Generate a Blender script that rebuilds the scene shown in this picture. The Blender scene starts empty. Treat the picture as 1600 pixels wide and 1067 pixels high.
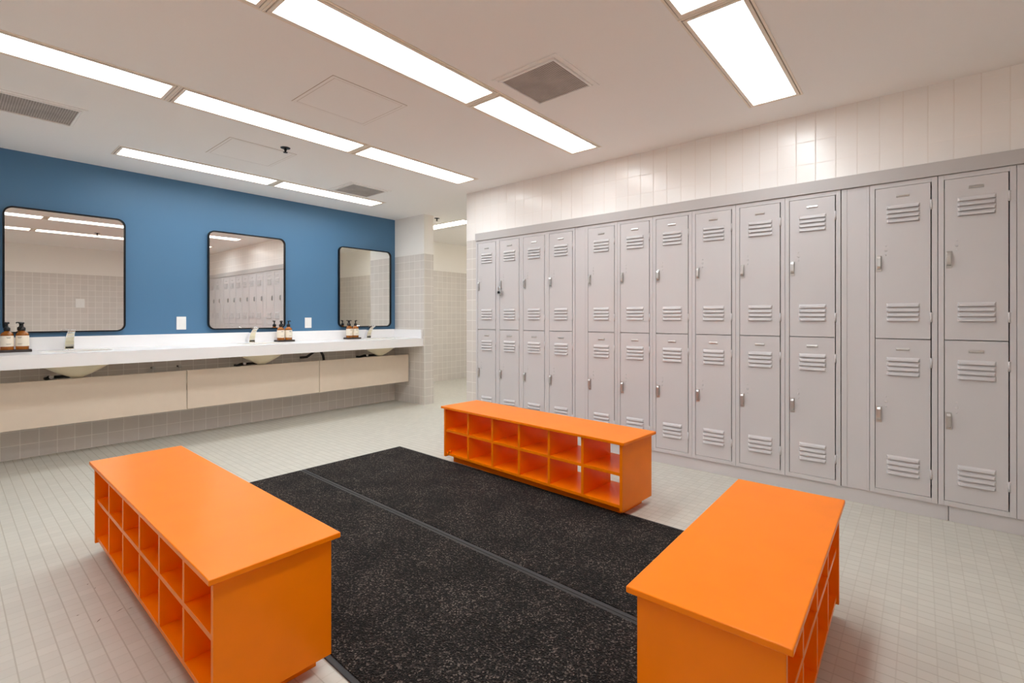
import bpy, bmesh, math, random
from mathutils import Vector, Matrix
random.seed(7)
S = bpy.context.scene
COL = S.collection
PI = math.pi

# ------------------------------------------------------------------ helpers
class MB:
    """collects geometry in one bmesh"""
    def __init__(self):
        self.bm = bmesh.new()
    def face(self, pts, mi=0, smooth=False):
        vs = [self.bm.verts.new(p) for p in pts]
        f = self.bm.faces.new(vs); f.material_index = mi; f.smooth = smooth
        return f
    def box(self, x0, x1, y0, y1, z0, z1, mi=0):
        x0, x1 = sorted((x0, x1)); y0, y1 = sorted((y0, y1)); z0, z1 = sorted((z0, z1))
        v = [self.bm.verts.new(p) for p in ((x0,y0,z0),(x1,y0,z0),(x1,y1,z0),(x0,y1,z0),(x0,y0,z1),(x1,y0,z1),(x1,y1,z1),(x0,y1,z1))]
        out = []
        for q in ((3,2,1,0),(4,5,6,7),(0,1,5,4),(1,2,6,5),(2,3,7,6),(3,0,4,7)):
            f = self.bm.faces.new([v[i] for i in q]); f.material_index = mi; out.append(f)
        return out
    def prism(self, poly, axis, a0, a1, mi=0, smooth=False):
        """extrude a closed 2-D polygon along an axis; poly coords are the other two axes in xyz order"""
        def P(p, a):
            if axis == 0: return (a, p[0], p[1])
            if axis == 1: return (p[0], a, p[1])
            return (p[0], p[1], a)
        A = [self.bm.verts.new(P(p, a0)) for p in poly]; B = [self.bm.verts.new(P(p, a1)) for p in poly]
        n = len(poly)
        for f in (self.bm.faces.new(A), self.bm.faces.new(list(reversed(B)))): f.material_index = mi
        for i in range(n):
            f = self.bm.faces.new((A[i], B[i], B[(i+1) % n], A[(i+1) % n])); f.material_index = mi; f.smooth = smooth
    def lathe(self, prof, cx=0, cy=0, cz=0, n=24, sx=1, sy=1, mi=0, cap=True, smooth=True):
        rings = []
        for r, z in prof:
            rings.append([self.bm.verts.new((cx+r*sx*math.cos(2*PI*k/n), cy+r*sy*math.sin(2*PI*k/n), cz+z)) for k in range(n)])
        for a, b in zip(rings[:-1], rings[1:]):
            for k in range(n):
                f = self.bm.faces.new((a[k], a[(k+1) % n], b[(k+1) % n], b[k])); f.smooth = smooth; f.material_index = mi
        if cap:
            for r in (rings[0], rings[-1]):
                f = self.bm.faces.new(r); f.material_index = mi
    def tube(self, pts, r, n=10, mi=0, cap=True):
        pts = [Vector(p) for p in pts]; rings = []
        for i, p in enumerate(pts):
            d = (pts[min(i+1, len(pts)-1)] - pts[max(i-1, 0)]).normalized()
            up = Vector((0,0,1)) if abs(d.z) < .9 else Vector((1,0,0))
            a = d.cross(up).normalized(); b = d.cross(a).normalized()
            rr = r[i] if isinstance(r, (list, tuple)) else r
            rings.append([self.bm.verts.new(p + a*rr*math.cos(2*PI*k/n) + b*rr*math.sin(2*PI*k/n)) for k in range(n)])
        for a, b in zip(rings[:-1], rings[1:]):
            for k in range(n):
                f = self.bm.faces.new((a[k], a[(k+1) % n], b[(k+1) % n], b[k])); f.smooth = True; f.material_index = mi
        if cap:
            for q in (rings[0], rings[-1]):
                f = self.bm.faces.new(q); f.material_index = mi
    def frame(self, x0, x1, y0, y1, w, z0, z1, mi=0):
        """flat rectangular ring in xy"""
        self.box(x0, x1, y0, y0+w, z0, z1, mi); self.box(x0, x1, y1-w, y1, z0, z1, mi)
        self.box(x0, x0+w, y0+w, y1-w, z0, z1, mi); self.box(x1-w, x1, y0+w, y1-w, z0, z1, mi)
    def build(self, name, mats, parent=None, loc=(0,0,0), rot=0, bevel=0, seg=2, weld=False, solid=0):
        bm = self.bm
        if weld: bmesh.ops.remove_doubles(bm, verts=bm.verts, dist=1e-5)
        bmesh.ops.recalc_face_normals(bm, faces=bm.faces)
        me = bpy.data.meshes.new(name); bm.to_mesh(me); bm.free()
        for m in (mats if isinstance(mats, (list, tuple)) else [mats]): me.materials.append(m)
        o = bpy.data.objects.new(name, me); COL.objects.link(o)
        o.location = loc; o.rotation_euler = (0, 0, rot)
        if parent: o.parent = parent
        if solid:
            s = o.modifiers.new('Solidify', 'SOLIDIFY'); s.thickness = solid; s.offset = -1
        if bevel:
            b = o.modifiers.new('Bevel', 'BEVEL'); b.width = bevel; b.segments = seg; b.limit_method = 'ANGLE'; b.angle_limit = math.radians(40)
        return o

def tag(o, label=None, cat=None, group=None, kind=None):
    for k, v in (('label', label), ('category', cat), ('group', group), ('kind', kind)):
        if v: o[k] = v
    return o
def thing(name, label, cat, loc=(0,0,0), rot=0, group=None):
    o = bpy.data.objects.new(name, None); COL.objects.link(o)
    o.empty_display_size = .05
    o.location = loc; o.rotation_euler = (0, 0, rot)
    return tag(o, label, cat, group)
def dup(src, loc, label, rot=None):
    def cp(o, par):
        c = o.copy(); COL.objects.link(c)
        if par: c.parent = par
        for ch in list(o.children): cp(ch, c)
        return c
    r = cp(src, None); r.location = loc
    if rot is not None: r.rotation_euler = (0, 0, rot)
    r['label'] = label
    return r
def struct(o): o['kind'] = 'structure'; return o

# ------------------------------------------------------------------ materials
def lin(r, g, b):
    f = lambda c: c/12.92/255 if c <= 10.3 else ((c/255+.055)/1.055)**2.4
    return (f(r), f(g), f(b), 1)
def new_mat(name):
    m = bpy.data.materials.new(name); m.use_nodes = True
    nt = m.node_tree; b = nt.nodes['Principled BSDF']
    return m, nt, b
def pmat(name, col, rough=.5, metal=0, spec=.5, noise=0, nscale=30, bump=0, coat=0, trans=0, ior=1.45):
    m, nt, b = new_mat(name); N, L = nt.nodes, nt.links
    b.inputs['Base Color'].default_value = col; b.inputs['Roughness'].default_value = rough
    b.inputs['Metallic'].default_value = metal; b.inputs['Specular IOR Level'].default_value = spec
    b.inputs['Coat Weight'].default_value = coat; b.inputs['Transmission Weight'].default_value = trans; b.inputs['IOR'].default_value = ior
    if noise or bump:
        tc = N.new('ShaderNodeTexCoord'); nz = N.new('ShaderNodeTexNoise'); nz.inputs['Scale'].default_value = nscale; nz.inputs['Detail'].default_value = 4
        L.new(tc.outputs['Object'], nz.inputs['Vector'])
        if noise:
            mr = N.new('ShaderNodeMapRange'); mr.inputs[1].default_value = .3; mr.inputs[2].default_value = .7
            mr.inputs[3].default_value = 1-noise; mr.inputs[4].default_value = 1+noise
            L.new(nz.outputs['Fac'], mr.inputs[0])
            mx = N.new('ShaderNodeMix'); mx.data_type = 'RGBA'; mx.blend_type = 'MULTIPLY'; mx.inputs[0].default_value = 1
            mx.inputs[6].default_value = col; L.new(mr.outputs[0], mx.inputs[7]); L.new(mx.outputs[2], b.inputs['Base Color'])
        if bump:
            bp = N.new('ShaderNodeBump'); bp.inputs['Strength'].default_value = bump; bp.inputs['Distance'].default_value = .002
            L.new(nz.outputs['Fac'], bp.inputs['Height']); L.new(bp.outputs[0], b.inputs['Normal'])
    return m
def tile_mat(name, axes, pu, pv, col, grout, g=.003, soft=.002, ou=0, ov=0, rough=.25, bump=.3, var=.03, su=1.0, sv=1.0, spec=.5):
    m, nt, b = new_mat(name); N, L = nt.nodes, nt.links
    geo = N.new('ShaderNodeNewGeometry'); sp = N.new('ShaderNodeSeparateXYZ'); L.new(geo.outputs['Position'], sp.inputs[0])
    def M(op, a, c=None):
        n = N.new('ShaderNodeMath'); n.operation = op
        for i, v in enumerate((a, c)):
            if v is None: continue
            if hasattr(v, 'is_linked'): L.new(v, n.inputs[i])
            else: n.inputs[i].default_value = v
        return n.outputs[0]
    ids, lines = [], []
    for ax, p, o, s in ((axes[0], pu, ou, su), (axes[1], pv, ov, sv)):
        t = M('DIVIDE', M('SUBTRACT', sp.outputs['XYZ'.index(ax)], o), p)
        ids.append(M('FLOOR', t)); fr = M('FRACT', t)
        d = M('MULTIPLY', M('MINIMUM', fr, M('SUBTRACT', 1.0, fr)), p)
        mr = N.new('ShaderNodeMapRange'); mr.interpolation_type = 'SMOOTHSTEP'
        L.new(d, mr.inputs[0]); mr.inputs[1].default_value = g/2; mr.inputs[2].default_value = g/2+soft
        mr.inputs[3].default_value = s; mr.inputs[4].default_value = 0
        lines.append(mr.outputs[0])
    mask = M('MAXIMUM', *lines)
    cb = N.new('ShaderNodeCombineXYZ'); L.new(ids[0], cb.inputs[0]); L.new(ids[1], cb.inputs[1])
    wn = N.new('ShaderNodeTexWhiteNoise'); wn.noise_dimensions = '3D'; L.new(cb.outputs[0], wn.inputs['Vector'])
    v = N.new('ShaderNodeMapRange'); L.new(wn.outputs['Value'], v.inputs[0]); v.inputs[3].default_value = 1-var; v.inputs[4].default_value = 1+var
    mx = N.new('ShaderNodeMix'); mx.data_type = 'RGBA'; mx.blend_type = 'MULTIPLY'; mx.inputs[0].default_value = 1; mx.inputs[6].default_value = col
    L.new(v.outputs[0], mx.inputs[7])
    m2 = N.new('ShaderNodeMix'); m2.data_type = 'RGBA'; L.new(mask, m2.inputs[0]); L.new(mx.outputs[2], m2.inputs[6]); m2.inputs[7].default_value = grout
    L.new(m2.outputs[2], b.inputs['Base Color'])
    b.inputs['Specular IOR Level'].default_value = spec
    rr = N.new('ShaderNodeMapRange'); L.new(mask, rr.inputs[0]); rr.inputs[3].default_value = rough; rr.inputs[4].default_value = .8
    L.new(rr.outputs[0], b.inputs['Roughness'])
    nz = N.new('ShaderNodeTexNoise'); nz.inputs['Scale'].default_value = 6; L.new(geo.outputs['Position'], nz.inputs['Vector'])
    h = M('ADD', M('MULTIPLY', mask, -1.0), M('MULTIPLY', nz.outputs['Fac'], .25))
    bp = N.new('ShaderNodeBump'); bp.inputs['Strength'].default_value = bump; bp.inputs['Distance'].default_value = .002
    L.new(h, bp.inputs['Height']); L.new(bp.outputs[0], b.inputs['Normal'])
    return m
def emit_mat(name, col, strength):
    m, nt, b = new_mat(name)
    b.inputs['Base Color'].default_value = (.8,.8,.8,1)
    b.inputs['Emission Color'].default_value = col; b.inputs['Emission Strength'].default_value = strength
    return m
def orange_mat():
    m = pmat('orange_laminate', (.97, .226, .0005, 1), rough=.3, spec=.22, noise=.03, nscale=9)
    return m
def carpet_mat():
    m, nt, b = new_mat('charcoal_pile'); N, L = nt.nodes, nt.links
    tc = N.new('ShaderNodeTexCoord')
    vo = N.new('ShaderNodeTexVoronoi'); vo.inputs['Scale'].default_value = 185; L.new(tc.outputs['Object'], vo.inputs['Vector'])
    r = N.new('ShaderNodeValToRGB')
    e = r.color_ramp.elements
    e[0].position = 0; e[0].color = (.003, .0024, .002, 1); e[1].position = 1; e[1].color = (.135, .108, .092, 1)
    k = e.new(.5); k.color = (.008, .0064, .0056, 1)
    k = e.new(.82); k.color = (.03, .0235, .020, 1)
    sx = N.new('ShaderNodeSeparateColor'); L.new(vo.outputs['Color'], sx.inputs[0]); L.new(sx.outputs[0], r.inputs[0])
    n1 = N.new('ShaderNodeTexNoise'); n1.inputs['Scale'].default_value = 5; n1.inputs['Detail'].default_value = 5; L.new(tc.outputs['Object'], n1.inputs['Vector'])
    mr = N.new('ShaderNodeMapRange'); mr.inputs[1].default_value = .35; mr.inputs[2].default_value = .7; mr.inputs[3].default_value = .6; mr.inputs[4].default_value = 1.55; L.new(n1.outputs['Fac'], mr.inputs[0])
    mx = N.new('ShaderNodeMix'); mx.data_type = 'RGBA'; mx.blend_type = 'MULTIPLY'; mx.inputs[0].default_value = 1
    L.new(r.outputs[0], mx.inputs[6]); L.new(mr.outputs[0], mx.inputs[7]); L.new(mx.outputs[2], b.inputs['Base Color'])
    b.inputs['Roughness'].default_value = .9; b.inputs['Specular IOR Level'].default_value = .08
    b.inputs['Sheen Weight'].default_value = .05; b.inputs['Sheen Roughness'].default_value = .6
    bp = N.new('ShaderNodeBump'); bp.inputs['Strength'].default_value = .9; bp.inputs['Distance'].default_value = .004
    L.new(vo.outputs['Distance'], bp.inputs['Height']); L.new(bp.outputs[0], b.inputs['Normal'])
    return m
def grille_mat():
    m, nt, b = new_mat('vent_grille'); N, L = nt.nodes, nt.links
    tc = N.new('ShaderNodeTexCoord')
    ck = N.new('ShaderNodeTexBrick'); ck.offset = 0; ck.inputs['Scale'].default_value = 1
    ck.inputs['Brick Width'].default_value = .012; ck.inputs['Row Height'].default_value = .012; ck.inputs['Mortar Size'].default_value = .0025
    ck.inputs['Color1'].default_value = lin(132,124,118); ck.inputs['Color2'].default_value = lin(124,117,111); ck.inputs['Mortar'].default_value = lin(186,178,172)
    L.new(tc.outputs['Object'], ck.inputs['Vector'])
    nz = N.new('ShaderNodeTexNoise'); nz.inputs['Scale'].default_value = 7; nz.inputs['Detail'].default_value = 4; L.new(tc.outputs['Object'], nz.inputs['Vector'])
    mr = N.new('ShaderNodeMapRange'); mr.inputs[1].default_value = .3; mr.inputs[2].default_value = .7; mr.inputs[3].default_value = .85; mr.inputs[4].default_value = 1.15; L.new(nz.outputs['Fac'], mr.inputs[0])
    mx = N.new('ShaderNodeMix'); mx.data_type = 'RGBA'; mx.blend_type = 'MULTIPLY'; mx.inputs[0].default_value = 1
    L.new(ck.outputs['Color'], mx.inputs[6]); L.new(mr.outputs[0], mx.inputs[7]); L.new(mx.outputs[2], b.inputs['Base Color'])
    b.inputs['Roughness'].default_value = .7
    return m

TILE, GROUT = lin(216,210,204), lin(240,236,231)
T_YZ = tile_mat('wall_tile_yz', 'YZ', .109, .109, TILE, GROUT, g=.003, ou=.03, rough=.3, bump=.12, spec=.3)
T_XZ = tile_mat('wall_tile_xz', 'XZ', .109, .109, TILE, GROUT, g=.003, ou=.071, rough=.3, bump=.12, spec=.3)
W_YZ = tile_mat('white_tile_yz', 'YZ', .1095, .149, lin(246,242,239), lin(236,230,225), g=.003, soft=.003, ou=.079, ov=.03, rough=.22, bump=.35, var=.012, su=1, sv=.45)
FLOOR = tile_mat('floor_mosaic', 'XY', .0505, .0505, lin(202,199,189), lin(183,178,166), g=.002, soft=.0018, ou=.002, ov=.01, rough=.42, bump=.12, var=.035, sv=.4, spec=.35)
BLUE = pmat('blue_paint', lin(82,124,160), rough=.42, spec=.4, bump=.04, nscale=300)
WHITE = pmat('white_paint', lin(245,242,237), rough=.55, bump=.03, nscale=300)
CEIL = pmat('ceiling_paint', lin(247,245,243), rough=.8, spec=.2, bump=.03, nscale=250)
LOCK = pmat('locker_enamel', lin(206,203,204), rough=.38, spec=.5, bump=.04, nscale=420)
LOCKIN = pmat('locker_inside', lin(140,134,130), rough=.6)
STEEL = pmat('latch_steel', lin(206,204,202), rough=.34, metal=1)
CHROME = pmat('chrome', lin(238,239,242), rough=.14, metal=1)
DARK = pmat('dark_plastic', lin(28,26,25), rough=.4)
RUBBER = pmat('black_rubber', lin(52,50,50), rough=.6)
ORANGE = orange_mat()
CARPET = carpet_mat()
COUNTER = pmat('white_solid_surface', lin(248,247,248), rough=.25)
SINK = pmat('sink_ceramic', lin(232,222,196), rough=.3)
PANEL = pmat('beige_laminate', lin(226,210,192), rough=.4, noise=.015, nscale=14)
MIRROR = pmat('mirror_silver', (.93,.93,.92,1), rough=.008, metal=1)
BLACK = pmat('black_metal', lin(12,12,16), rough=.4, spec=.3)
AMBER = pmat('amber_glass', (.62,.2,.025,1), rough=.06, trans=.55, ior=1.45, spec=.6)
LABELM = pmat('cream_label', lin(240,230,212), rough=.6, noise=.02)
PRINT = pmat('label_print', lin(120,110,98), rough=.6)
PLATE = pmat('white_plastic', lin(240,240,238), rough=.35)
ALU = pmat('cream_fixture_frame', lin(242,231,216), rough=.4)
GAP_SHADE = pmat('painted_gap_shade', lin(110,92,72), rough=.6)  # painted shade for the dark gap in the light frames
GRILLE = grille_mat()
SEAM = pmat('seam_brown', lin(176,156,140), rough=.7)  # brown line colour round the hatch frame and door
LOCKTRIM = pmat('cornice_enamel', lin(190,186,185), rough=.42)
LENS2 = emit_mat('corridor_diffuser', (.96, .99, .98, 1), 15.0)
LENS = emit_mat('light_diffuser', (.93, .985, 1.02, 1), 11.4)
SLATE = pmat('slate_tray', lin(62,54,50), rough=.5, noise=.1, nscale=40)

# ------------------------------------------------------------------ room shell
XL, XW, YB, ZC = 3.585, 3.63, 5.469, 2.446
XMIN, YMIN = -1.5, -1.37
ZT = 1.94                                   # top of the tiled dado
YEND = 3.714                                # end of the locker wall
def wall(name, boxes):
    """boxes: (x0,x1,y0,y1,z0,z1,kind) ; tile slot follows the face direction"""
    mats = [T_YZ, T_XZ, WHITE, BLUE, W_YZ]
    mb = MB()
    for x0,x1,y0,y1,z0,z1,k in boxes:
        for f in mb.box(x0,x1,y0,y1,z0,z1):
            f.normal_update(); nx = abs(f.normal.x) > .5
            f.material_index = {'tile': 0 if nx else 1, 'white': 2, 'blue': 3, 'wtile': 4 if nx else 2}[k]
    return struct(mb.build(name, mats))
mb = MB(); mb.box(XMIN-.12, 7.6, YMIN-.12, 6.7, -.1, 0)
for (x, y, l, w, a) in ((.44,2.35,.035,.004,.5),(.47,2.335,.02,.003,.1),(.375,2.33,.03,.004,.9),(.33,2.43,.01,.005,.2),(.41,2.62,.008,.005,.6),(.395,2.68,.008,.005,1.1)):
    c, s = math.cos(a), math.sin(a)
    mb.face([(x+u*l/2*c-v*w/2*s, y+u*l/2*s+v*w/2*c, .0006) for u, v in ((-1,-.2),(0,-1),(1,-.1),(0,1))], 1)
SCUFF = pmat('scuff_mark', lin(104,88,76), rough=.7)
struct(mb.build('floor', [FLOOR, SCUFF]))
wall('wall_far', [(XMIN-.12,3.985,YB,YB+.12,0,.9,'tile'), (XMIN-.12,3.985,YB,YB+.12,.9,ZC,'blue')])
wall('wall_wing', [(3.985,4.14,4.85,6.48,0,ZT,'tile'), (3.985,4.14,4.85,6.48,ZT,ZC,'white')])
wall('wall_corridor', [(4.14,7.6,6.48,6.6,0,ZT,'tile'), (4.14,7.6,6.48,6.6,ZT,ZC,'white')])
YLK = 3.532                                  # left end of the locker run
wall('wall_right', [(XW,3.99,YLK,YEND,0,ZT,'tile'), (XW,3.99,YLK,YEND,ZT,ZC,'wtile'),
                    (XW,3.99,YMIN,YLK,1.992,ZC,'wtile'), (3.97,3.99,YMIN,YLK,0,1.992,'white')])
wall('wall_near', [(XMIN-.12,3.99,YMIN-.12,YMIN,0,ZT,'tile'), (XMIN-.12,3.99,YMIN-.12,YMIN,ZT,ZC,'white')])
wall('wall_left', [(XMIN-.12,XMIN,YMIN,YB,0,ZT,'tile'), (XMIN-.12,XMIN,YMIN,YB,ZT,ZC,'white')])
wall('wall_passage', [(5.35,5.47,.9,4.4,0,ZT,'tile'), (5.35,5.47,.9,4.4,ZT,ZC,'white'),
                      (3.99,5.47,.78,.9,0,ZT,'tile'), (3.99,5.47,.78,.9,ZT,ZC,'white'),
                      (5.47,7.6,4.28,4.4,0,ZT,'tile'), (5.47,7.6,4.28,4.4,ZT,ZC,'white'),
                      (7.48,7.6,4.4,6.48,0,ZT,'tile'), (7.48,7.6,4.4,6.48,ZT,ZC,'white')])

# ------------------------------------------------------------------ ceiling lights
HOLES = []
REC = .03
def light_module(x0, x1, y0, y1, label, group, lens=None):
    cx, cy = (x0+x1)/2, (y0+y1)/2; hx, hy = (x1-x0)/2-.002, (y1-y0)/2
    t = thing('ceiling_light', label, 'ceiling light', (cx, cy, ZC), 0, group)
    HOLES.append((cx-hx+.006, cx+hx-.006, cy-hy+.006, cy+hy-.006))
    m = MB(); m.frame(-hx, hx, -hy, hy, .011, -.004, 0); m.frame(-hx+.0155, hx-.0155, -hy+.0155, hy-.0155, .006, -.002, REC+.006); m.frame(-hx+.0155, hx-.0155, -hy+.0155, hy-.0155, .017, -.006, -.002)
    m.build('frame', ALU, t, bevel=.001)
    m = MB(); m.frame(-hx+.010, hx-.010, -hy+.010, hy-.010, .0065, .002, REC+.006); tag(m.build('shadow_gap', GAP_SHADE, t), 'thin brown strip painted as the shadow gap round the lens frame')  # brown strip stands in for the shade inside the frame gap
    m = MB(); m.box(-hx+.020, hx-.020, -hy+.020, hy-.020, REC-.005, REC+.004); tag(m.build('diffuser', lens or LENS, t), 'glowing white diffuser panel')
    return t
G0 = 'recessed fluorescent ceiling panels'
for y0, y1, nm, xs in ((4.70, 4.985, 'the ceiling row nearest the blue wall', (.875, 2.117, 3.305)),
                       (3.22, 3.51, 'the second ceiling row from the blue wall', (-.355, .88, 2.117, 3.312)),
                       (1.882, 2.166, 'the third ceiling row from the blue wall', (-.355, .885, 2.115, 3.30)),
                       (.53, .826, 'the ceiling row nearest the camera', (-.355, .88, 2.11, 3.29))):
    n = len(xs)-1
    for i in range(n):
        pos = ['right-hand', 'middle', 'left-hand'][n-1-i] if n == 3 else ['right-hand', 'left-hand'][n-1-i]
        light_module(xs[i], xs[i+1], y0, y1, pos+' light panel of '+nm, G0)
light_module(4.53, 4.80, 4.70, 5.93, 'glowing ceiling light panel in the corridor beyond the locker wall', None, LENS2)
light_module(4.53, 4.80, 2.9, 4.13, 'added ceiling fill-light panel in the passage behind the locker wall', None, LENS2)  # fixture added to brighten the dark space behind the locker wall
light_module(5.75, 6.97, 4.62, 4.89, 'added ceiling fill-light panel in the corridor bend, out of direct view', None, LENS2)  # unseen fixture added to lift the light in the corridor

mb = MB()
xs = sorted({XMIN-.12, 7.6} | {h[0] for h in HOLES} | {h[1] for h in HOLES}); ys = sorted({YMIN-.12, 6.7} | {h[2] for h in HOLES} | {h[3] for h in HOLES})
for xa, xb in zip(xs[:-1], xs[1:]):
    for ya, yb in zip(ys[:-1], ys[1:]):
        mx_, my_ = (xa+xb)/2, (ya+yb)/2
        if any(h[0] < mx_ < h[1] and h[2] < my_ < h[3] for h in HOLES): continue
        mb.box(xa, xb, ya, yb, ZC, ZC+.06)
mb.box(XMIN-.12, 7.6, YMIN-.12, 6.7, ZC+.06, ZC+.12)
struct(mb.build('ceiling', CEIL))

# ------------------------------------------------------------------ vents, hatches, sprinklers
def vent(x0, x1, y0, y1, label):
    cx, cy = (x0+x1)/2, (y0+y1)/2; hx, hy = (x1-x0)/2, (y1-y0)/2
    t = thing('ceiling_vent', label, 'vent', (cx, cy, ZC), 0, 'square ceiling vents')
    m = MB(); m.frame(-hx, hx, -hy, hy, .026, -.005, 0); m.frame(-hx+.03, hx-.03, -hy+.03, hy-.03, .012, -.012, 0); m.build('frame', CEIL, t, bevel=.002)
    m = MB(); m.box(-hx+.042, hx-.042, -hy+.042, hy-.042, -.004, -.0005); tag(m.build('grille', GRILLE, t), 'dusty grey perforated grille')
vent(1.975, 2.41, 1.39, 1.826, 'square grey ceiling vent next to the light row crossing mid-ceiling')
vent(.165, .605, 4.055, 4.49, 'square grey ceiling vent at the left edge above the left mirror')
vent(2.575, 3.04, 4.225, 4.675, 'small-looking grey ceiling vent near the blue wall, before the right mirror')
def hatch(x0, x1, y0, y1, label):
    cx, cy = (x0+x1)/2, (y0+y1)/2; hx, hy = (x1-x0)/2, (y1-y0)/2
    t = thing('ceiling_hatch', label, 'access hatch', (cx, cy, ZC), 0, 'painted access hatches in the ceiling')
    m = MB(); m.frame(-hx, hx, -hy, hy, .018, -.0022, 0); m.build('frame', CEIL, t)
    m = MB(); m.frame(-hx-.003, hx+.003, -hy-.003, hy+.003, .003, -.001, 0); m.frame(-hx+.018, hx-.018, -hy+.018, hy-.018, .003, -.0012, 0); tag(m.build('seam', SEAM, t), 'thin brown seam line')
    m = MB(); m.box(-hx+.021, hx-.021, -hy+.021, hy-.021, -.002, -.0001); m.build('door', CEIL, t)
hatch(1.378, 1.872, 2.447, 2.926, 'flat painted access hatch between the two middle rows of lights')
hatch(1.363, 1.855, 3.866, 4.366, 'flat painted access hatch with a dark sprinkler at its edge')
def sprinkler(x, y, label):
    t = thing('sprinkler', label, 'sprinkler', (x, y, ZC), 0, 'ceiling sprinklers')
    m = MB(); m.lathe([(.002,-.004),(.034,-.004),(.036,0),(.002,0)], n=20); m.build('escutcheon', DARK, t)
    m = MB(); m.lathe([(.009,-.003),(.010,-.02),(.006,-.026),(.006,-.034),(.016,-.035),(.016,-.038),(.002,-.038)], n=14); m.build('sprinkler_head', DARK, t)
sprinkler(1.728, 3.78, 'small dark fire sprinkler beside the hatch above the middle mirror')
sprinkler(4.267, 4.93, 'small dark fire sprinkler at the corridor mouth beside the wing wall')
sprinkler(1.57, 1.02, 'dark fire sprinkler near the camera, seen in the left mirror')

# ------------------------------------------------------------------ lockers
ZL0, ZL1 = .0855, 1.912
W, DP = .3035, .375          # column width, depth
H = ZL1-ZL0
def door_mesh(w, h, dots_z, lou):
    """front sheet with slots and pressed louvre hoods; local: x 0 front (- out), y 0 latch edge running to -w, z from 0"""
    m = MB()
    a, b = .052, .202
    rows = [0]; slots = []
    for z in sorted(lou):
        slots.append((z, z+.006)); rows += [z, z+.006]
    rows.append(h)
    us = [0, a, b, w]
    for i in range(3):
        for j in range(len(rows)-1):
            if i == 1 and (rows[j], rows[j+1]) in slots: continue
            m.face([(0,-us[i],rows[j]), (0,-us[i+1],rows[j]), (0,-us[i+1],rows[j+1]), (0,-us[i],rows[j+1])])
    for p, q in (((0,0,0),(0,0,h)), ((0,-w,0),(0,-w,h))):
        m.face([p, q, (.015,q[1],q[2]), (.015,p[1],p[2])])
    for z in (0, h): m.face([(0,0,z),(0,-w,z),(.015,-w,z),(.015,0,z)])
    for z in lou:                       # hood above each slot
        zt, zb, o = z+.0215, z+.0005, .0105
        e = .008
        A = [(0,-a,zt),(0,-b,zt)]; B = [(-o*.75,-a-e,z+.0115),(-o*.75,-b+e,z+.0115)]; C = [(-o,-a-e,zb),(-o,-b+e,zb)]
        D = [(0,-a,zb),(0,-b,zb)]
        m.face([A[0],A[1],B[1],B[0]]); m.face([B[0],B[1],C[1],C[0]])
        m.face([A[0],B[0],C[0],D[0]]); m.face([A[1],B[1],C[1],D[1]])
    for k, z in enumerate(dots_z):      # blanked lock holes
        r = .0075 if k == 1 else .0045
        n = 12; ring = [(r*math.cos(2*PI*i/n), r*math.sin(2*PI*i/n)) for i in range(n)]
        top = [(-.0022, -.049+.7*p[0], z+.7*p[1]) for p in ring]; bot = [(-.0001, -.049+p[0], z+p[1]) for p in ring]
        m.face(top)
        for i in range(n): m.face([bot[i], bot[(i+1)%n], top[(i+1)%n], top[i]])
    return m
def handle_mesh():
    m = MB()                            # plate + lifted pull with padlock eye
    m.box(-.002, 0, -.012, .014, -.048, .048)
    prof = [(-.002,.044),(-.012,.040),(-.017,.028),(-.018,-.018),(-.015,-.030),(-.008,-.034),(-.002,-.034)]
    m.prism(prof, 1, -.009, .009)       # (x,z) polygon along y
    return m
def locker_column(loc, label, group):
    t = thing('locker', label, 'locker', loc, 0, group)
    b = MB(); s = .024; th = .002
    b.box(0, .02, -s, 0, 0, H); b.box(0, .02, -W, -W+s, 0, H)                     # stiles
    b.box(0, .02, -W+s, -s, 0, .0275); b.box(0, .02, -W+s, -s, H-.0265, H)        # rails
    b.box(.02, DP, -th, 0, 0, H); b.box(.02, DP, -W, -W+th, 0, H)
    b.box(.02, DP, -W+th, -th, 0, th); b.box(.02, DP, -W+th, -th, H-th, H)
    b.box(DP-th, DP, -W+th, -th, th, H-th); b.box(.03, DP-th, -W+th, -th, 1.0-ZL0-.001, 1.0-ZL0+.001)
    b.build('body', LOCK, t, bevel=.0012)
    dw = W-2*s-.0085
    for zb, zt, hz, dots, lou, pz, hinges in (
            (1.0025, 1.8835, 1.444, (1.492,1.5185,1.545), [1.104+.0275*k for k in range(4)]+[1.678+.0265*k for k in range(4)], 1.829, (1.7585,1.125)),
            (.1155, .9975, .555, (.602,.631,.66), [.211+.029*k for k in range(4)]+[.789+.0275*k for k in range(4)], .9415, (.869,.243))):
        d = door_mesh(dw, zt-zb, [z-zb for z in dots], [z-zb for z in lou]).build('door', LOCK, t, (.001, -s-.003, zb-ZL0), weld=True, solid=.0012)
        h = handle_mesh().build('handle', STEEL, d, (-.001, -.0165, hz-zb), bevel=.002)
        tag(h, 'steel latch handle')
        p = MB()
        p.prism([(0,.008),(-.004,.007),(-.0055,0),(-.0035,-.006),(0,-.008)], 1, -.03, .03)
        for y in (-.022, .022): p.box(-.0062, -.003, y-.003, y+.003, -.0055, -.0015)
        tag(p.build('number_plate', STEEL, d, (-.0006, -.126, pz-zb), bevel=.001), 'small metal number plate')
        for z in hinges:
            g = MB(); g.lathe([(.0055,-.027),(.0055,.027)], n=12); g.box(-.001, .003, .004, .016, -.024, .024)
            g.build('hinge', LOCK, d, (-.001, -dw-.003, z-zb))
    return t
GA, GB, GC = 'two-tier lockers of the far set of four', 'two-tier lockers of the middle set of six', 'two-tier lockers of the near pair'
base = locker_column((XL, 3.5295, ZL0), 'grey two-tier locker at the far left end of the run, touching the tiled wall end', GA)
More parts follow.
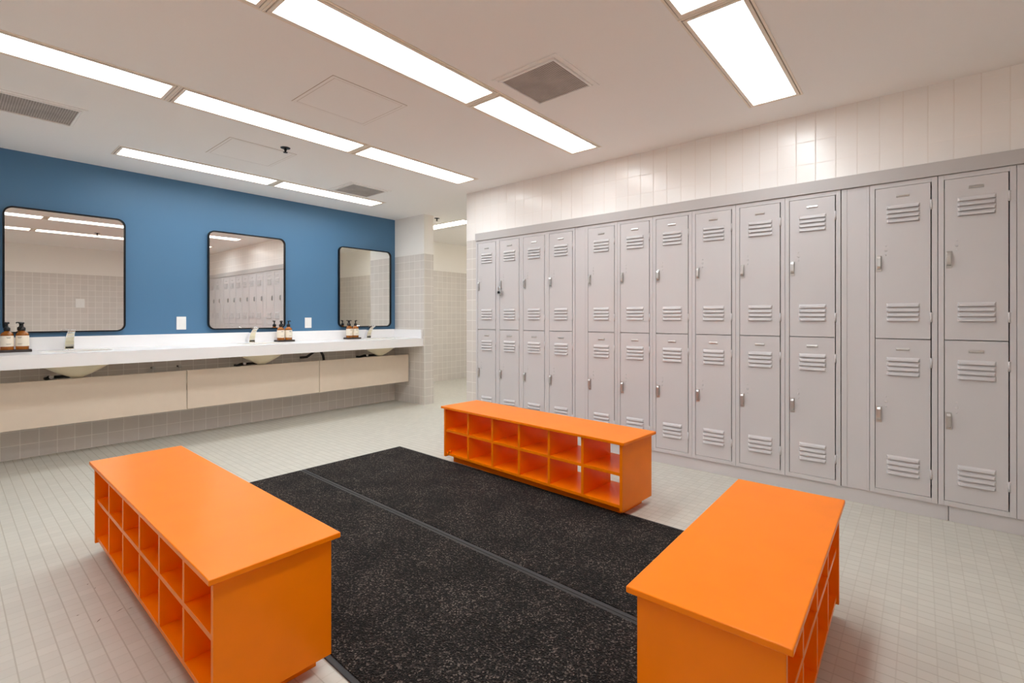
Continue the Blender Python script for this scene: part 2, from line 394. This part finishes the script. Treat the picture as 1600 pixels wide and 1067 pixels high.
labelsA = ['grey two-tier locker second from the far end, with a padlock on its upper handle',
           'grey two-tier locker just right of the padlocked one',
           'grey two-tier locker fourth from the far end, left of the first filler panel']
for i, l in enumerate(labelsA): dup(base, (XL, 3.5295-.3038*(i+1), ZL0), l)
labelsB = ['first grey two-tier locker right of the narrow far filler panel',
           'second grey two-tier locker right of the far filler panel, behind the low orange bench',
           'third grey two-tier locker right of the far filler panel, above the far bench end',
           'fourth grey two-tier locker of the middle six, third left of the wide filler panel',
           'fifth grey two-tier locker of the middle six, second left of the wide filler panel',
           'grey two-tier locker directly left of the wide filler panel']
for i, l in enumerate(labelsB):
    o = dup(base, (XL, 2.207-.305*i, ZL0), l); o['group'] = GB
for y, l in ((.233, 'large near grey two-tier locker directly right of the wide filler panel'), (-.0735, 'nearest grey two-tier locker at the right edge of the photo')):
    o = dup(base, (XL, y, ZL0), l); o['group'] = GC
def filler(y0, y1, label, lips=True):
    m = MB(); x = XL+.003
    m.box(x, x+.02, y1, y0, 0, H)
    if lips: m.box(x-.003, x+.004, y1, y1+.012, 0, H); m.box(x-.003, x+.004, y0-.028, y0, 0, H)
    m.box(x+.02, x+.3, y1, y1+.01, 0, H); m.box(x+.02, x+.3, y0-.01, y0, 0, H)
    tag(m.build('filler_panel', LOCK, None, (0,0,ZL0), bevel=.001), label, 'filler panel', 'blank panels between locker sets')
filler(2.312, 2.209, 'narrow blank grey filler panel between the far four and middle six lockers', False)
filler(.374, .235, 'wider blank grey filler panel between the middle six and near two lockers')
filler(-.379, YMIN+.003, 'blank grey panel right of the nearest locker at the photo edge')
m = MB(); m.prism([(XL-.012,1.914),(XL-.0125,1.99),(XW+.0,1.992-.0005),(XW,1.914)], 1, YMIN+.003, YLK-.002)
tag(m.build('locker_cornice', LOCKTRIM, bevel=.001), 'long grey metal cornice strip running along the top of all lockers', 'trim')
for y0, y1, l in ((YLK-.002, -.115, 'long grey kick plinth under the lockers left of the joint'), (-.118, YMIN+.003, 'grey kick plinth under the nearest lockers, right of the joint')):
    m = MB(); m.box(XL+.01, XL+.3, y1, y0, 0, ZL0-.001); tag(m.build('locker_plinth', LOCK, bevel=.001), l, 'plinth', 'plinths under the lockers')
t = thing('padlock', 'silver dial padlock hanging from an upper handle of the second locker', 'padlock', (XL-.03, 3.177, 1.370))
m = MB(); n = 24
def disc(m, r, x0, x1):
    pts = [(r*math.cos(2*PI*k/n), r*math.sin(2*PI*k/n)) for k in range(n)]; m.prism(pts, 0, x0, x1, smooth=True)
disc(m, .026, -.009, .009); m.build('lock_body', STEEL, t, bevel=.002)
m = MB(); disc(m, .013, -.013, -.009); tag(m.build('dial', DARK, t, bevel=.001), 'black round dial')
m = MB(); m.tube([(0,.013,.015),(0,.013,.042),(0,.009,.052),(0,0,.056),(0,-.009,.052),(0,-.013,.042),(0,-.013,.015)], .0035); m.build('shackle', CHROME, t)

# ------------------------------------------------------------------ benches
def bench(label, loc, rot, cells, length):
    """local: open fronts face -x and +x, long side along y"""
    t = thing('cubby_bench', label, 'bench', loc, rot, 'orange cubby benches')
    D, ZT_, th = .377, .437, .018
    h = length/2
    m = MB(); m.box(-D/2, D/2, -h, h, ZT_-.017, ZT_); m.build('seat_top', ORANGE, t, bevel=.003, seg=3)
    xf, xb, e = -.172, .166, h-.018
    for s in (-1, 1):
        m = MB(); m.box(xf, xb, s*e, s*(e-th), .05, ZT_-.017); m.build('end_panel', ORANGE, t, bevel=.0015)
    inner = e-th
    m = MB(); m.box(xf+.008, xb-.008, -inner, inner, .062, .062+th); m.build('bottom_shelf', ORANGE, t, bevel=.0012)
    m = MB(); m.box(xf+.008, xb-.008, -inner, inner, .241, .241+th); m.build('shelf', ORANGE, t, bevel=.0012)
    step = 2*inner/cells
    for k in range(1, cells):
        y = -inner+k*step
        m = MB(); m.box(xf+.007, xb-.034, y-th/2, y+th/2, .062+th, .241); m.box(xf+.007, xb-.034, y-th/2, y+th/2, .241+th, ZT_-.017)
        m.build('divider', ORANGE, t, bevel=.0012)
    m = MB(); m.box(xf+.07, xb-.024, -h+.07, h-.05, 0, .062); m.build('base', ORANGE, t, bevel=.001)
    return t
bench('long orange cubby bench at left, its cubbies facing the sink wall side', (.6395, 2.227, 0), math.radians(-.1), 6, 1.612)
fb = bench('long orange cubby bench in front of the lockers, with see-through cubbies', (2.641, 2.03, 0), math.radians(-3.2), 6, 1.603)
m = MB(); m.tube([(-.16,.735,.068),(-.16,.733,.088),(-.16,.722,.098),(-.16,.710,.092)], .006, 8); tag(m.build('hook', ORANGE, fb), 'small curved orange hook in the lower left cubby')
bench('short orange cubby bench at lower right, nearest the camera', (1.668, .398, 0), math.radians(90+.9), 4, 1.062)

# ------------------------------------------------------------------ mats
def mat(label, x, y, w, l, rot):
    t = thing('floor_mat', label, 'mat', (x, y, 0), rot, 'charcoal floor mats')      # origin: far left corner
    m = MB(); m.box(.02, w-.02, -l+.02, -.02, .0005, .0085); m.build('carpet', CARPET, t)
    m = MB(); m.frame(0, w, -l, 0, .0205, 0, .005); tag(m.build('rubber_edge', RUBBER, t, bevel=.002), 'grey rubber border')
mat('charcoal speckled floor mat beside the left orange bench', .852, 3.487, .852, 2.9, math.radians(-1.1))
mat('charcoal speckled floor mat in front of the far orange bench', 1.708, 3.472, .862, 2.89, math.radians(-1.1))

# ------------------------------------------------------------------ counter, sinks
ZK, YF, YK = .855, 4.87, YB-.001
sx = (.703, 2.133, 3.558); sy = 5.2
t = thing('countertop', 'long white solid countertop with splash along the blue wall', 'countertop', (0, YB, 0))
m = MB()
x0, x1 = XMIN+.002, 3.983
def ring_plate(m, cx, cy, xa, xb, ya, yb, ra, rb, z0, z1, n=48):
    """rectangular plate with an elliptical hole"""
    ins, out = [], []
    for k in range(n):
        a = 2*PI*k/n; c, s = math.cos(a), math.sin(a)
        ins.append((cx+ra*c, cy+rb*s))
        tx = ((xb-cx) if c > 0 else (xa-cx))/c if abs(c) > 1e-9 else 1e9
        ty = ((yb-cy) if s > 0 else (ya-cy))/s if abs(s) > 1e-9 else 1e9
        q = min(tx, ty); out.append((cx+q*c, cy+q*s))
    # corner vertices replace the nearest outline samples
    for cn in ((xa,ya),(xa,yb),(xb,ya),(xb,yb)):
        j = min(range(n), key=lambda i: (out[i][0]-cn[0])**2+(out[i][1]-cn[1])**2); out[j] = cn
    for z in (z0, z1):
        for k in range(n):
            j = (k+1) % n
            m.face([(*ins[k],z),(*ins[j],z),(*out[j],z),(*out[k],z)])
    for k in range(n):
        j = (k+1) % n
        m.face([(*ins[k],z0),(*ins[j],z0),(*ins[j],z1),(*ins[k],z1)])
ya, yb = YF-YB, -.001
edges = [x0]
for c in sx: edges += [c-.32, c+.32]
edges.append(x1)
for i in range(0, len(edges), 2):
    m.box(edges[i], edges[i+1], ya, yb, .825, ZK)
for c in sx: ring_plate(m, c, sy-YB, c-.32, c+.32, ya, yb, .225, .142, .825, ZK)
m.box(x0, x1, ya-.0005, ya+.03, .755, ZK-.0005)
m.build('slab', COUNTER, t)
m = MB(); m.box(x0, x1-.025, -.024, -.001, ZK, .965); m.build('back_splash', COUNTER, t, bevel=.003)
m = MB(); m.box(x1-.025, x1, ya+.006, -.001, ZK, .965); m.build('side_splash', COUNTER, t, bevel=.003)
names = ('left mirror', 'middle mirror', 'right mirror')
for c, nm in zip(sx, names):
    t = thing('sink', 'cream undermount sink bowl hanging below the counter under the '+nm, 'sink', (c, sy, .825), 0, 'undermount sinks')
    m = MB()
    prof = [(1.1,-.001),(1.06,-.02),(.98,-.07),(.80,-.10),(.58,-.132),(.36,-.160),(.20,-.178),(.14,-.190),(.10,-.196),(.001,-.196)]
    m.lathe(prof, n=48, sx=.235, sy=.148, cap=False)
    prof2 = [(1.0,-.001),(.97,-.02),(.90,-.07),(.72,-.10),(.5,-.125),(.3,-.15),(.1,-.165),(.001,-.166)]
    m.lathe(prof2, n=48, sx=.225, sy=.142, cap=False)
    m.build('bowl', SINK, t)
    m = MB(); m.lathe([(.001,-.162),(.022,-.162),(.024,-.166)], n=20, cap=False); m.build('drain', CHROME, t)
    m = MB(); m.tube([(0,0,-.196),(0,0,-.26),(-.01,.02,-.30),(-.04,.06,-.31),(-.07,.12,-.29),(-.07,.262,-.28)], .018); tag(m.build('waste_pipe', DARK, t), 'dark waste pipe')
    m = MB(); m.tube([(-.02,.02,-.176),(-.07,.05,-.175),(-.12,.07,-.178),(-.155,.10,-.18),(-.16,.2,-.2),(-.16,.262,-.2)], [.012,.012,.013,.016,.012,.012]); tag(m.build('supply_pipe', DARK, t), 'black overflow and supply pipe')
    m = MB(); m.lathe([(.002,-.014),(.012,-.012),(.016,-.003),(.016,.006),(.010,.014),(.002,.015)], cx=-.145, cy=.05, cz=-.172, n=16); tag(m.build('pipe_nut', CHROME, t), 'chrome pipe nut')
# loose plumbing between the sinks
for x, l in ((1.258, 'small dark shut-off valve left of the first panel joint'), (1.465, 'small dark shut-off valve above the first panel joint')):
    t = thing('shutoff_valve', l+' under the counter', 'valve', (x, YB, .655), 0, 'valves below the counter')
    m = MB(); m.tube([(0,0,0),(0,-.07,0)], .009); m.build('stub_pipe', DARK, t)
    m = MB(); m.lathe([(.002,-.012),(.013,-.010),(.013,.008),(.006,.016),(.002,.022)], cy=-.07, n=14); m.build('valve_body', STEEL, t)
m = MB(); m.tube([(-.13,-.01,-.04),(-.1,-.1,-.03),(-.06,-.16,.02),(-.02,-.17,.045),(.03,-.17,.03),(.06,-.165,-.02),(.08,-.15,-.08),(.09,-.01,-.12)], .014)
tag(m.build('drain_hose', RUBBER, None, (2.80, YB, .70)), 'dark curved hose under the counter above the second panel joint', 'hose')

# access panels
for xa, xb, l in ((-1.40, 1.447, 'left long beige access panel below the counter, running out of frame'),
                  (1.453, 2.727, 'middle beige access panel below the counter, under the middle mirror'),
                  (2.733, 3.962, 'right beige access panel below the counter, beside the wing wall')):
    t = thing('access_panel', l, 'panel', ((xa+xb)/2, 5.14, .282), 0, 'beige panels below the counter')
    hw = (xb-xa)/2
    m = MB(); m.box(-hw, hw, 0, .018, 0, .356); m.build('face_board', PANEL, t, bevel=.0015)
    m = MB()
    for u in (-hw+.08, hw-.08): m.box(u-.01, u+.01, .018, YB-5.14-.001, .14, .2)
    tag(m.build('bracket', DARK, t), 'dark wall bracket behind the board')

# faucets
def faucet(x, label):
    t = thing('faucet', label, 'faucet', (x, 5.395, ZK), 0, 'chrome sensor faucets')
    m = MB()
    prof = [(.03,0),(-.035,0),(-.037,.012),(-.040,.045),(-.052,.075),(-.078,.112),(-.112,.140),(-.142,.150),(-.146,.160),(-.138,.168),(-.098,.164),(-.052,.142),(-.012,.105),(.016,.06),(.03,.02)]
    n = len(prof)
    A, B = [], []
    for y, z in prof:
        w = .030 - .055*max(0, z-.03)
        A.append(m.bm.verts.new((-w, y, z))); B.append(m.bm.verts.new((w, y, z)))
    m.bm.faces.new(A); m.bm.faces.new(list(reversed(B)))
    for i in range(n): m.bm.faces.new((A[i], B[i], B[(i+1)%n], A[(i+1)%n]))
    m.build('spout_body', CHROME, t, bevel=.003)
    m = MB(); m.box(-.034, .034, -.042, .034, 0, .006); m.build('base_plate', CHROME, t, bevel=.002)
    m = MB(); m.box(-.024, .024, -.0415, -.03, .014, .028); tag(m.build('sensor_window', DARK, t, bevel=.001), 'black sensor window')
for x, nm in zip((.676, 2.101, 3.508), names): faucet(x, 'chrome sensor faucet on the counter below the '+nm)

# soap trays and bottles
def bottle(x, y, z, rot, label):
    t = thing('soap_bottle', label, 'soap bottle', (x, y, z), rot, 'amber soap bottles')
    m = MB(); m.lathe([(.001,0),(.033,0),(.0365,.004),(.0375,.012),(.0375,.118),(.035,.128),(.026,.139),(.015,.147),(.0135,.156),(.001,.156)], n=28, cap=False); m.build('glass_body', AMBER, t)
    m = MB(); m.lathe([(.0378,.03),(.0378,.112)], n=40, cap=False); m.lathe([(.0381,.112),(.0381,.03)], n=40, cap=False)
    lb = m.build('paper_label', LABELM, t, weld=False)
    m = MB()
    for (zz, hw, hh) in ((.1, .35, .0016), (.094, .25, .0012), (.05, .4, .0008), (.046, .3, .0008)):
        k = 8; a0 = -PI/2
        for i in range(k):
            a, b = a0-hw+2*hw*i/k, a0-hw+2*hw*(i+1)/k; r = .0384
            m.face([(r*math.cos(a), r*math.sin(a), zz-hh), (r*math.cos(b), r*math.sin(b), zz-hh), (r*math.cos(b), r*math.sin(b), zz+hh), (r*math.cos(a), r*math.sin(a), zz+hh)])
    m.build('print', PRINT, lb)
    p = MB(); p.lathe([(.001,.150),(.0175,.150),(.0185,.154),(.0185,.172),(.012,.178),(.007,.182),(.0065,.200),(.010,.204),(.0125,.212),(.006,.216),(.001,.216)], n=20, cap=False)
    p.tube([(0,-.002,.209),(0,-.02,.213),(0,-.036,.213),(0,-.042,.207)], [.0065,.0055,.0045,.004])
    p.build('pump', DARK, t)
def tray(x, y, label, nm, ra, rb):
    t = tag(MBtray().build('soap_tray', SLATE, None, (x, y, ZK), bevel=.002), label, 'tray', 'dark soap trays')
    bottle(x-.042, y+.0, ZK+.0155, ra, 'left amber pump bottle on the soap tray '+nm)
    bottle(x+.042, y-.002, ZK+.0155, rb, 'right amber pump bottle on the soap tray '+nm)
def MBtray():
    m = MB(); m.box(-.092, .092, -.052, .052, 0, .015); m.frame(-.092, .092, -.052, .052, .008, .015, .02); return m
tray(.362, 5.37, 'dark rectangular soap tray under the left mirror, at the photo edge', 'below the left mirror', .2, -.5)
tray(2.446, 5.37, 'dark rectangular soap tray at the right corner of the middle mirror', 'below the middle mirror', 0, .1)
tray(3.28, 5.37, 'dark rectangular soap tray left of the right faucet', 'below the right mirror', .1, -.1)

# ------------------------------------------------------------------ mirrors
def rrect(w, h, r, n=8):
    pts = []
    for cx, cz, a0 in ((w/2-r, h/2-r, 0), (-w/2+r, h/2-r, PI/2), (-w/2+r, -h/2+r, PI), (w/2-r, -h/2+r, 1.5*PI)):
        for k in range(n+1):
            a = a0+PI/2*k/n; pts.append((cx+r*math.cos(a), cz+r*math.sin(a)))
    return pts
for xa, xb, l in ((.301, 1.061, 'left black-framed rounded wall mirror'), (1.718, 2.487, 'middle black-framed rounded wall mirror, reflecting the lockers'), (3.14, 3.903, 'right black-framed rounded wall mirror next to the wing wall')):
    w, h = xb-xa, 1.0
    t = thing('wall_mirror', l, 'mirror', ((xa+xb)/2, YB, 1.5), 0, 'mirrors on the blue wall')
    o, i = rrect(w, h, .062), rrect(w-.022, h-.022, .051)
    m = MB(); n = len(o)
    for y0, A, B in ((-.034, o, i),):
        for k in range(n):
            j = (k+1) % n
            m.face([(o[k][0],-.034,o[k][1]),(o[j][0],-.034,o[j][1]),(i[j][0],-.034,i[j][1]),(i[k][0],-.034,i[k][1])])
            m.face([(o[k][0],-.034,o[k][1]),(o[j][0],-.034,o[j][1]),(o[j][0],-.0005,o[j][1]),(o[k][0],-.0005,o[k][1])])
            m.face([(i[k][0],-.034,i[k][1]),(i[j][0],-.034,i[j][1]),(i[j][0],-.012,i[j][1]),(i[k][0],-.012,i[k][1])])
    m.build('frame', BLACK, t, weld=True)
    m = MB(); m.prism(rrect(w-.014, h-.014, .055), 1, -.0195, -.004); tag(m.build('glass', MIRROR, t), 'silvered mirror glass')

# ------------------------------------------------------------------ wall plates
def plate(x, y, z, w, h, face, label, gangs=1):
    t = thing('outlet_plate', label, 'outlet', (x, y, z), 0 if face < 0 else PI, 'white wall plates')
    m = MB(); m.box(-w/2, w/2, -.006, 0, -h/2, h/2); m.build('cover', PLATE, t, bevel=.002)
    for k in range(gangs):
        u = (k-(gangs-1)/2)*.05
        m = MB(); m.box(u-.0165, u+.0165, -.0085, -.005, -.034, .034); m.box(u-.004, u-.0025, -.0088, -.008, .012, .022); m.box(u+.0025, u+.004, -.0088, -.008, .012, .022); m.build('socket', PLATE, t, bevel=.001)
plate(1.495, YB, 1.068, .08, .125, -1, 'white outlet plate on the blue wall left of the middle mirror')
plate(2.763, YB, 1.06, .08, .12, -1, 'white outlet plate on the blue wall right of the middle mirror')
plate(1.70, YMIN, 1.39, .13, .17, 1, 'white double outlet plate on the tiled wall seen in the left mirror', 2)

# ------------------------------------------------------------------ camera, world, view
cam = bpy.data.cameras.new('Camera'); co = bpy.data.objects.new('Camera', cam); COL.objects.link(co)
F = 753.92
cam.sensor_width = 36; cam.sensor_fit = 'HORIZONTAL'; cam.lens = F/1600*36
cam.shift_y = -(533.5-495.31)/1600
cam.clip_start = .02
co.location = (0, 0, 1.127)
co.rotation_euler = (PI/2, 0, math.atan2(638.9, F)-PI/2)
S.camera = co
S.cycles.max_bounces = 20; S.cycles.diffuse_bounces = 14; S.cycles.glossy_bounces = 8
w = bpy.data.worlds.new('World'); S.world = w; w.use_nodes = True
w.node_tree.nodes['Background'].inputs[0].default_value = (.05,.05,.05,1)
vs = S.view_settings
S.display_settings.display_device = 'sRGB'
vs.view_transform = 'Standard'; vs.look = 'None'; vs.gamma = 1; vs.use_curve_mapping = False
vs.exposure = .04
